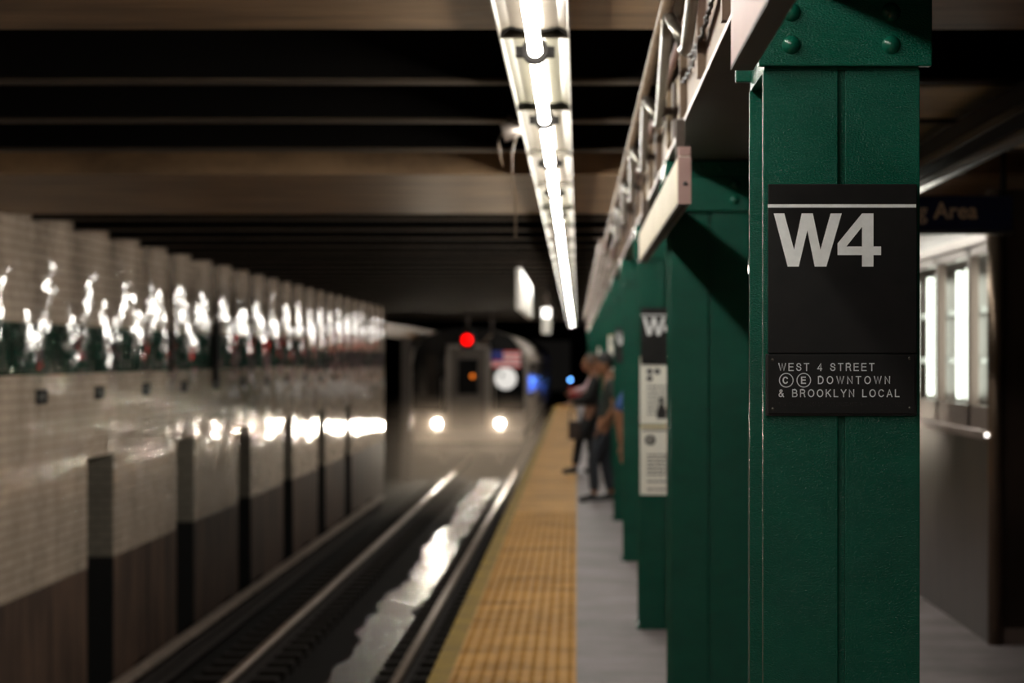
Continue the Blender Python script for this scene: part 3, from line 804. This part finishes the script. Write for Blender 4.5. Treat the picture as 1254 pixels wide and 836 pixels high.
# ------------------------------------------------------------------ train
def make_car(loc, label, lead=True):
    e = empty('subway_car', loc, label, 'subway car', 'cars of the oncoming train')
    # section in x-z, z from rail level
    W = 1.50
    prof = [(-W, .95), (-W - .02, 1.5), (-W, 2.6), (-W + .10, 3.05), (-W + .42, 3.35), (-.6, 3.50), (0, 3.54), (.6, 3.50), (W - .42, 3.35), (W - .10, 3.05), (W, 2.6), (W + .02, 1.5), (W, .95)]
    MB().prism(prof, 0, 18.2, smooth=False).build('body_shell', M['train_steel'], e)
    MB().box(-1.3, 1.3, .5, 17.7, .35, .95).build('underframe', M['under'], e)
    for y in (2.6, 15.6):
        b = MB().box(-1.1, 1.1, y - 1.2, y + 1.2, .25, .6, bev=.03).build('truck', M['under'], e)
        for s in (-1, 1):
            for dy in (-.9, .9):
                MB().lathe([(.1, -.06), (.42, -.06), (.42, .05), (.1, .06)], 20, mat=T((s * .735, y + dy, .42)) @ Matrix.Rotation(PI / 2, 4, 'Y')).build('wheel', M['railrust'], b)
    for s in (-1, 1):
        for y0, y1 in ((1.2, 2.2), (4.6, 7.4), (9.2, 9.9), (11.4, 14.2), (16.2, 17.3)):
            MB().box(s * (W + .012) - .012, s * (W + .012) + .012, y0, y1, 1.85, 2.65).build('side_window', M['train_glass'], e)
        for y0 in (2.7, 7.8, 10.1, 14.6):
            dr = MB().box(s * (W + .012) - .014, s * (W + .012) + .014, y0, y0 + 1.25, .98, 2.85).build('side_door', M['train_steel'], e)
            MB().box(s * (W + .03) - .006, s * (W + .03) + .006, y0 + .2, y0 + 1.05, 1.8, 2.6).build('door_pane', M['train_glass'], dr)
    if not lead: return e
    # front face details
    f = -.03
    mk = MB()
    mk.poly([(-1.44, f, 1.42), (-.57, f, 1.42), (-.57, f, 3.30), (-1.05, f, 3.25), (-1.36, f, 3.0), (-1.44, f, 2.6)][::-1])
    mk.poly([(1.44, f, 1.42), (.57, f, 1.42), (.57, f, 3.30), (1.05, f, 3.25), (1.36, f, 3.0), (1.44, f, 2.6)])
    mk.poly([(-1.36, f - .002, 2.98), (1.36, f - .002, 2.98), (1.1, f - .002, 3.33), (.6, f - .002, 3.50), (0, f - .002, 3.54), (-.6, f - .002, 3.50), (-1.1, f - .002, 3.33)])
    mk.build('front_mask', M['train_dark'], e)
    for s, lab in ((-1, None), (1, None)):
        MB().box(s * 1.0 - .36, s * 1.0 + .36, f - .012, f - .002, 1.75, 2.35 if s > 0 else 2.85).build('windshield', M['train_glass'], e)
    MB().box(-1.5, -1.44, f - .03, .0, .95, 2.9, bev=.01).box(1.44, 1.5, f - .03, .0, .95, 2.9, bev=.01).build('corner_post', M['train_steel'], e)
    dr = MB().box(-.44, .44, f - .03, f + .03, 1.0, 3.0, bev=.01).build('end_door', M['train_grey'], e)
    MB().box(-.56, -.46, f - .06, f + .02, .95, 3.1).box(.46, .56, f - .06, f + .02, .95, 3.1).box(-.56, .56, f - .06, f + .02, 3.02, 3.12).build('door_frame', M['train_steel'], dr)
    MB().box(-.26, .26, f - .04, f - .03, 1.85, 2.75).build('door_pane', M['train_glass'], dr)
    MB().lathe([(0, .02), (.04, .018), (.05, 0)], 16, mat=T((.11, f - .045, 2.31)) @ Matrix.Rotation(PI / 2, 4, 'X')).build('amber_lamp', M['amber_lens'], dr)
    # flag: stripes, canton
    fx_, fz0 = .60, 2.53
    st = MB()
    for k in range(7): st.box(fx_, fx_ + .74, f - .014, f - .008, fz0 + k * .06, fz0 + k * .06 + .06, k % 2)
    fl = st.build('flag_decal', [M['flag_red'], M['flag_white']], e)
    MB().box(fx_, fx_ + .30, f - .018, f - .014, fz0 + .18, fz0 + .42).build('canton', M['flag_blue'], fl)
    bl = MB().lathe([(0, .012), (.27, .012), (.28, 0)], 32, mat=T((.96, f - .013, 2.25)) @ Matrix.Rotation(PI / 2, 4, 'X')).build('route_disc', M['bullet'], e)
    MB().ball((.87, f - .027, 2.33), .05, n=10, sc=(1, .1, 1)).build('disc_mark', M['inkgrey'], bl)
    for x in (-.80, .81):
        hl = MB().lathe([(.15, .0), (.155, .05), (.125, .06), (.115, .03)], 24, mat=T((x, f - .0, 1.10)) @ Matrix.Rotation(PI / 2, 4, 'X')).build('headlight', M['train_steel'], e)
        MB().lathe([(0, .045), (.10, .035)], 24, mat=T((x, f - .0, 1.10)) @ Matrix.Rotation(PI / 2, 4, 'X')).build('headlight_lens', M['headlight'], hl)
    MB().box(-1.42, 1.42, -.22, .0, .62, .95, bev=.04).build('anticlimber', M['train_steel'], e)
    cpl = MB().box(-.14, .14, -.55, -.1, .38, .62, bev=.03).build('coupler', M['under'], e)
    for s in (-1, 1):
        MB().tube([(s * .66, f - .02, 1.2), (s * .66, f - .09, 1.25), (s * .66, f - .09, 2.2), (s * .66, f - .02, 2.25)], .016, 8).build('grab_bar', M['train_steel'], e)
    return e
TX = -2.775
make_car((TX, 62, ZR), 'lead subway car with headlights on, flag and white disc', True)
make_car((TX, 80.6, ZR), 'second subway car coupled behind the lead car', False)
make_car((TX, 99.2, ZR), 'third subway car at the far end of the train', False)

def spot(name, loc, target, energy, col, size, blend=.5, radius=.1):
    l = bpy.data.lights.new(name, 'SPOT'); l.energy = energy; l.color = col; l.spot_size = size; l.spot_blend = blend; l.shadow_soft_size = radius
    o = bpy.data.objects.new(name, l); C.objects.link(o); o.location = loc
    o.rotation_euler = (Vector(target) - Vector(loc)).to_track_quat('-Z', 'Y').to_euler()
    return o
for x in (-.80, .81):
    spot('headlight_beam', (TX + x, 61.86, ZR + 1.10), (TX + x * .9, 30, -1.2), 420, (1, .84, .64), math.radians(75), .8, .08)

# haze in front of the train
mh = bpy.data.materials.new('tunnel_haze'); mh.use_nodes = True
n, l = nt(mh); n.remove(n['Principled BSDF'])
vs = n.new('ShaderNodeVolumeScatter'); vs.inputs['Color'].default_value = (1, .84, .70, 1); vs.inputs['Anisotropy'].default_value = .5
tc = n.new('ShaderNodeTexCoord'); sp = n.new('ShaderNodeSeparateXYZ'); l.new(tc.outputs['Object'], sp.inputs[0])
mr = n.new('ShaderNodeMapRange'); mr.inputs['From Min'].default_value = -.7; mr.inputs['From Max'].default_value = .75
mr.inputs['To Min'].default_value = .026; mr.inputs['To Max'].default_value = .0; mr.interpolation_type = 'SMOOTHSTEP'
l.new(sp.outputs['Z'], mr.inputs['Value']); l.new(mr.outputs[0], vs.inputs['Density'])
l.new(vs.outputs[0], n['Material Output'].inputs['Volume'])
tag(MB().box(-4.1, -.74, 44, 61.9, -1.45, 1.1).build('haze', mh), 'pale brown haze glowing in front of the headlights', 'haze', kind='stuff')

# ------------------------------------------------------------------ right side: booth, waiting-area sign, second light run
BX, BY0, BY1 = 2.23, 13.05, 24.0
e = empty('platform_booth', (BX, BY0, 0), 'brown metal platform booth with three brightly lit windows', 'booth')
Zs, Zt = 1.15, 2.17
MB().box(0, 2.6, 0.02, BY1 - BY0, 0, Zs - .02).build('lower_panel', M['brown_metal'], e)
MB().box(.1, 2.6, .02, BY1 - BY0, Zt + .06, 2.42).build('header_panel', M['brown_metal'], e)
MB().box(.25, 2.6, 0.02, BY1 - BY0, Zs - .02, Zt + .06).build('core_wall', M['tan_metal'], e)
MB().box(.02, 2.6, -.02, .02, 0.09, 2.45).build('front_panel', M['brown_metal'], e)
MB().box(.0, 2.6, -.03, .02, 0, .09).build('kick_strip', M['frame_metal'], e)
MB().tube([(.03, -.01, 0), (.03, -.01, 2.45)], .045, 14).build('corner_post', M['tan_metal'], e)
MB().box(-.03, .25, .0, BY1 - BY0, Zs - .05, Zs, bev=.006).build('window_sill', M['frame_metal'], e)
MB().box(-.02, .25, .0, BY1 - BY0, Zt, Zt + .06, bev=.006).build('top_rail', M['frame_metal'], e)
wy = [.02, .70, 1.92, 3.14, 4.4]
for k in range(4):
    y0, y1 = wy[k], wy[k + 1]
    w = MB()
    t = .05
    w.box(0, .05, y0, y0 + t, Zs, Zt).box(0, .05, y1 - t, y1, Zs, Zt).box(0, .05, y0, y1, Zs, Zs + .13).box(0, .05, y0, y1, Zt - .05, Zt)
    w = w.build('window', M['frame_metal'], e)
    for fy in (.42, .78):
        yy2 = y0 + (y1 - y0) * fy
        MB().tube([(.10, yy2, Zs + .15), (.10, yy2, Zt - .10)], .036 if fy < .5 else .02, 10).build('light_tube', M['tube_w'], w)
    for zz in (Zs + .36, Zs + .66):
        MB().box(.15, .18, y0 + .05, y1 - .05, zz, zz + .035).build('crossbar', M['conduit'], w)
MB().ball((-.02, -.03, 1.13), .012, n=12).build('corner_lamp', M['hang_glow'], e)
# blue waiting area sign
e = empty('waiting_area_sign', (1.25, 11.5, 2.235), 'dark blue hanging sign reading Waiting Area beyond the large column', 'sign')
MB().box(0, .825, 0, .06, -.082, .082, bev=.004).build('sign_board', M['navy'], e)
MB().box(0, .825, -.004, .064, -.100, -.084).build('bottom_rail', M['conduit'], e)
s_ = 11.5 / F
letters('Area', .074, M['navytext'], 'lettering', e, T(((1143 - 706) * s_ - 1.25, -.002, -.026)), bold=.02, width=54 * s_)
letters('Waiting', .074, M['navytext'], 'lettering', e, T(((1135.5 - 706) * s_ - 1.25 - 84 * s_, -.002, -.026)), bold=.02, width=84 * s_)
for x in (.12, .785): MB().tube([(x, .03, .082), (x, .03, .36)], .014, 8).build('hanger', M['black'], e)
# second run of lights over the right side
def rlight(y0, y1, lit, label):
    e = empty('light_housing', (1.62, y0, 2.36), label, 'light', 'suspended light housings right of the columns')
    Ln = y1 - y0
    MB().box(-.06, .16, 0, Ln, .085, .16, bev=.006).build('housing', M['black'], e)
    MB().prism([(-.055, .085), (-.068, .045), (-.063, .045), (-.045, .08)], 0, Ln).build('reflector', M['dullmetal'], e)
    MB().prism([(.155, .085), (.168, .045), (.163, .045), (.145, .08)], 0, Ln).build('reflector', M['dullmetal'], e)
    MB().tube([(.05, .05, .03), (.05, Ln - .05, .03)], .0195, 8).build('tube', M['tube_r'] if lit else M['inkgrey'], e)
    for y in (.4, Ln - .4): MB().tube([(.05, y, .16), (.05, y, .236 if any(abs(y0 + y - b) < .06 for b in bys) or 13.85 < y0 + y < 17.68 or y0 + y < 7.72 else .64)], .008, 6).build('hanger', M['black'], e)
rlight(4.0, 7.6, False, 'unlit suspended light housing nearest, right of the large column')
rlight(7.62, 12.3, False, 'unlit suspended light housing sloping behind the large column')
rlight(12.32, 15.9, True, 'lit suspended light housing above the booth')
rlight(15.92, 19.5, True, 'second lit suspended light housing farther over the booth')
for i, y in enumerate((20, 26, 32)): rlight(y, y + 3.6, True, 'lit suspended light housing %s behind the columns' % ('far', 'farther', 'farthest')[i])

# ------------------------------------------------------------------ people
SK = {}
def skinned(name, verts, edges, radii, m, parent=None, root=0, sub=2):
    me = bpy.data.meshes.new(name); me.from_pydata([Vector(v) for v in verts], edges, [])
    o = bpy.data.objects.new(name, me); C.objects.link(o)
    md = o.modifiers.new('skin', 'SKIN'); md.use_smooth_shade = True; md.branch_smoothing = .6
    sv = me.skin_vertices[0].data
    for i, r in enumerate(radii):
        sv[i].radius = r if isinstance(r, tuple) else (r, r)
        sv[i].use_root = (i == root)
    if sub:
        s = o.modifiers.new('sub', 'SUBSURF'); s.levels = sub; s.render_levels = sub
    dg = bpy.context.evaluated_depsgraph_get()
    me2 = bpy.data.meshes.new_from_object(o.evaluated_get(dg)); me2.name = name
    bpy.data.objects.remove(o); bpy.data.meshes.remove(me)
    me2.materials.clear(); me2.materials.append(m)
    for p in me2.polygons: p.use_smooth = True
    o = bpy.data.objects.new(name, me2); C.objects.link(o)
    if parent: o.parent = parent
    return o
def person(loc, rz, label, pose, skin, shirt, pants, hair, shoes, sleeves='short', scale=1.0, cap=False):
    """figure faces local -y; pose gives joints in metres for a 1.70 m person"""
    e = empty('person', loc, label, 'person', None, rz); e.scale = (scale,) * 3
    J = dict(pel=(0, 0, .92), wst=(0, 0, 1.05), chs=(0, 0, 1.28), nck=(0, 0, 1.44), hed=(0, -.01, 1.55), top=(0, -.01, 1.62),
             shl=(.18, 0, 1.38), shr=(-.18, 0, 1.38), ell=(.22, .02, 1.10), elr=(-.22, .02, 1.10), wrl=(.20, -.08, .86), wrr=(-.20, -.08, .86),
             hpl=(.09, 0, .88), hpr=(-.09, 0, .88), knl=(.10, -.02, .48), knr=(-.10, -.02, .48), anl=(.10, .02, .08), anr=(-.10, .02, .08))
    J.update(pose)
    V = {k: Vector(v) for k, v in J.items()}
    toe = lambda a: V[a] + Vector((0, -.16, -.045))
    ks = ['pel', 'wst', 'chs', 'nck', 'hed', 'shl', 'ell', 'wrl', 'shr', 'elr', 'wrr', 'hpl', 'knl', 'anl', 'hpr', 'knr', 'anr']
    ix = {k: i for i, k in enumerate(ks)}
    vs = [V[k] for k in ks]
    ed = [(ix[a], ix[b]) for a, b in (('pel', 'wst'), ('wst', 'chs'), ('chs', 'nck'), ('nck', 'hed'), ('chs', 'shl'), ('shl', 'ell'), ('ell', 'wrl'), ('chs', 'shr'), ('shr', 'elr'), ('elr', 'wrr'), ('pel', 'hpl'), ('hpl', 'knl'), ('knl', 'anl'), ('pel', 'hpr'), ('hpr', 'knr'), ('knr', 'anr'))]
    rd = {'pel': (.125, .10), 'wst': (.115, .09), 'chs': (.14, .105), 'nck': .052, 'hed': .06, 'shl': .058, 'shr': .058, 'ell': .040, 'elr': .040, 'wrl': .028, 'wrr': .028, 'hpl': .08, 'hpr': .08, 'knl': .056, 'knr': .056, 'anl': .037, 'anr': .037}
    skinned('body', vs, ed, [rd[k] for k in ks], skin, e)
    # head: shaped ellipsoid with nose, jaw, ears
    hd = MB()
    c = V['hed'] + Vector((0, -.012, .035))
    hd.ball(c, 1, n=24, sc=(.075, .095, .118)); hd.ball(c + Vector((0, -.03, -.07)), 1, n=14, sc=(.055, .06, .05))
    hd.ball(c + Vector((0, -.098, -.015)), 1, n=8, sc=(.014, .02, .022))
    for s in (-1, 1): hd.ball(c + Vector((s * .076, .01, -.01)), 1, n=8, sc=(.010, .02, .032))
    h = hd.build('head', skin, e)
    for s in (-1, 1): MB().ball(c + Vector((s * .03, -.088, .012)), .009, n=8).build('eye', M['ink'], h)
    MB().ball(c + Vector((0, -.09, -.062)), 1, n=8, sc=(.024, .008, .006)).build('mouth', M['flag_red'], h)
    MB().ball(c + Vector((0, .016, .028)), 1, n=20, sc=(.084, .096, .106)).build('hair', hair, h)
    # hands with fingers
    for sd, w, el in ((1, 'wrl', 'ell'), (-1, 'wrr', 'elr')):
        dv = (V[w] - V[el]).normalized()
        sv_ = dv.cross(Vector((0, 0, 1))); sv_ = sv_.normalized() if sv_.length > .1 else Vector((0, 1, 0))
        nv = dv.cross(sv_).normalized()
        pv = [V[w] - dv * .01, V[w] + dv * .045, V[w] + dv * .085]; pe = [(0, 1), (1, 2)]; pr = [.026, (.036, .018), (.038, .014)]
        for q, ln in enumerate((.068, .078, .073, .056)):
            off = (q - 1.5) * .019
            b0 = len(pv)
            base = V[w] + dv * .088 + sv_ * off
            pv += [base, base + dv * ln * .55 + nv * .008, base + dv * ln * .9 + nv * .024]; pe += [(2, b0), (b0, b0 + 1), (b0 + 1, b0 + 2)]; pr += [.0095, .0085, .0075]
        b0 = len(pv); base = V[w] + dv * .03 + sv_ * .034
        pv += [base, base + dv * .03 + sv_ * .02, base + dv * .055 + sv_ * .022 + nv * .01]; pe += [(1, b0), (b0, b0 + 1), (b0 + 1, b0 + 2)]; pr += [.012, .0105, .009]
        skinned('hand', pv, pe, pr, skin, e, sub=1)
    # shirt
    hem = V['pel'].lerp(V['hpl'].lerp(V['hpr'], .5), .2)
    def sl(a, b, f): return V[a].lerp(V[b], f)
    f1 = .75 if sleeves == 'short' else 1
    sv2 = [hem, V['wst'], V['chs'], V['nck'].lerp(V['chs'], .3), V['shl'], sl('shl', 'ell', f1), V['shr'], sl('shr', 'elr', f1)]
    se = [(0, 1), (1, 2), (2, 3), (2, 4), (4, 5), (2, 6), (6, 7)]; sr = [(.15, .12), (.135, .11), (.158, .122), .07, .074, .060, .074, .060]
    if sleeves == 'long':
        sv2 += [sl('ell', 'wrl', .9), sl('elr', 'wrr', .9)]; se += [(5, 8), (7, 9)]; sr += [.040, .040]
    skinned('shirt', sv2, se, sr, shirt, e)
    pv = [V['pel'] + Vector((0, 0, .06)), V['pel'], V['hpl'], V['knl'], sl('knl', 'anl', .92), V['hpr'], V['knr'], sl('knr', 'anr', .92)]
    skinned('trousers', pv, [(0, 1), (1, 2), (2, 3), (3, 4), (1, 5), (5, 6), (6, 7)], [(.13, .105), (.135, .108), .094, .070, .058, .094, .070, .058], pants, e)
    for a in ('anl', 'anr'):
        b = V[a]
        skinned('shoe', [b + Vector((0, .05, -.04)), b + Vector((0, -.03, -.035)), b + Vector((0, -.12, -.045)), b + Vector((0, -.18, -.05)), b + Vector((0, .0, .03))], [(0, 1), (1, 2), (2, 3), (1, 4)], [.036, .042, .040, .028, .046], shoes, e)
    if cap:
        MB().lathe([(0, .115), (.05, .11), (.085, .07), (.094, .02), (.096, .0)], 20, mat=T(c + Vector((0, .01, .02)))).build('cap_crown', hair, e)
    return e
sk1 = mat('skin_tan', (.30, .14, .075), .5); sk2 = mat('skin_brown', (.22, .10, .055), .5); sk3 = mat('skin_light', (.45, .25, .18), .5)
blk = mat('cloth_black', (.012, .012, .013), .8); drk = mat('cloth_dark_green', (.028, .038, .034), .8); jean = mat('cloth_jeans', (.028, .034, .045), .8)
blue = mat('cloth_blue', (.02, .075, .24), .8); redc = mat('cloth_red', (.42, .04, .05), .8); pinkc = mat('cloth_pale_pink', (.62, .42, .46), .7)
hairb = mat('hair_black', (.010, .008, .007), .6); hairbr = mat('hair_brown', (.06, .03, .018), .6)
shoe = mat('shoe_black', (.012, .011, .01), .5)
# faces the track: local -y -> world -x  => rz = -90 deg
RZT = -PI / 2
lean = dict(pel=(0, -.04, .86), wst=(0, 0, 1.0), chs=(0, .03, 1.22), nck=(0, .03, 1.37), hed=(0, -.02, 1.47), shl=(.17, .04, 1.32), shr=(-.17, .04, 1.32),
            ell=(.22, .08, 1.04), elr=(-.22, .08, 1.04), wrl=(.17, -.06, .84), wrr=(-.17, -.06, .84),
            hpl=(.09, -.04, .83), hpr=(-.09, -.04, .83), knl=(.10, -.16, .46), knr=(-.09, -.03, .45), anl=(.10, -.14, .085), anr=(-.09, .05, .085))
e1 = person((.33, 25.8, 0), RZT, 'person with dark cap and short sleeves stepping one leg towards the track', lean, sk1, drk, jean, hairb, shoe, cap=True, scale=.98)
lean2 = dict(lean); lean2.update(ell=(.22, -.06, 1.05), wrl=(.14, -.28, .98), elr=(-.22, -.06, 1.05), wrr=(-.14, -.28, .98), anl=(.10, -.24, .085), knl=(.10, -.18, .46))
person((.21, 32.1, 0), RZT, 'person in black clothes with one leg forward behind the capped person', lean2, sk2, blk, blk, hairbr, shoe, sleeves='long', scale=.97)
read = dict(ell=(.20, -.14, 1.12), elr=(-.20, -.14, 1.12), wrl=(.10, -.38, 1.06), wrr=(-.10, -.38, 1.06))
person((.30, 39.5, 0), RZT, 'person with pale pink sleeves holding both arms out towards the track', read, sk3, pinkc, jean, hairb, shoe, sleeves='long', scale=.93)
bent = dict(ell=(.22, -.20, 1.06), wrl=(.19, -.16, .78), elr=(-.22, -.20, 1.06), wrr=(-.19, -.16, .78))
person((.56, 21.2, 0), RZT, 'person in a blue shirt half hidden between two green columns', bent, sk1, blue, blk, hairb, shoe, sleeves='elbow', scale=1.0)
e = empty('red_barrier', (-.04, 76, 0), 'small low red panel on posts at the far end of the yellow strip', 'barrier')
MB().box(-.2, .2, -.015, .015, .30, .60, bev=.005).build('red_panel', redc, e)
for x in (-.17, .17): MB().tube([(x, .03, 0.01), (x, .03, .6)], .02, 8).build('post', M['bracket'], e)
# bag hanging from the second person's hand
bx_ = .27 - .30
e = empty('shoulder_bag', (-.03, 31.86, .46), 'dark brown bag held in front of the person in black', 'bag')
MB().box(-.08, .08, -.055, .055, 0, .25, bev=.02).build('bag_body', mat('bag_leather', (.035, .02, .013), .55), e)
MB().tube([(-.06, 0, .25), (-.05, .01, .38), (-.01, .04, .46), (.04, .01, .38), (.06, .0, .25)], .01, 8).build('bag_handle', M['ink'], e)

# ------------------------------------------------------------------ added blue light / ambient
def area(name, loc, rot, sx_, sy_, energy, col):
    l = bpy.data.lights.new(name, 'AREA'); l.shape = 'RECTANGLE'; l.size = sx_; l.size_y = sy_; l.energy = energy; l.color = col
    o = bpy.data.objects.new(name, l); C.objects.link(o); o.location = loc; o.rotation_euler = rot
    return o
pl = bpy.data.lights.new('blue_fill', 'POINT'); pl.energy = 14; pl.color = (.08, .2, 1); pl.shadow_soft_size = .35  # added lamp without a fitting, tints the train side blue
po = bpy.data.objects.new('blue_fill', pl); C.objects.link(po); po.location = (-.55, 96, .5)

w = bpy.data.worlds.new('dark'); bpy.context.scene.world = w; w.use_nodes = True
w.node_tree.nodes['Background'].inputs['Color'].default_value = (.010, .009, .008, 1)
w.node_tree.nodes['Background'].inputs['Strength'].default_value = .5

# ------------------------------------------------------------------ camera
cd = bpy.data.cameras.new('camera'); cam = bpy.data.objects.new('camera', cd); C.objects.link(cam)
cam.location = (0, 0, EYE); cam.rotation_euler = (PI / 2, 0, 0)
cd.lens = 85; cd.sensor_width = 36; cd.shift_x = -(706 - 627) / 1254; cd.shift_y = (437 - 418) / 1254
cd.clip_end = 400
cd.dof.use_dof = True; cd.dof.focus_distance = 4.62; cd.dof.aperture_fstop = 5.0
sc = bpy.context.scene
sc.camera = cam
sc.view_settings.view_transform = 'Standard'; sc.view_settings.look = 'None'; sc.view_settings.exposure = 0
sc.cycles.use_denoising = True
sc.cycles.max_bounces = 8
sc.cycles.sample_clamp_indirect = 6
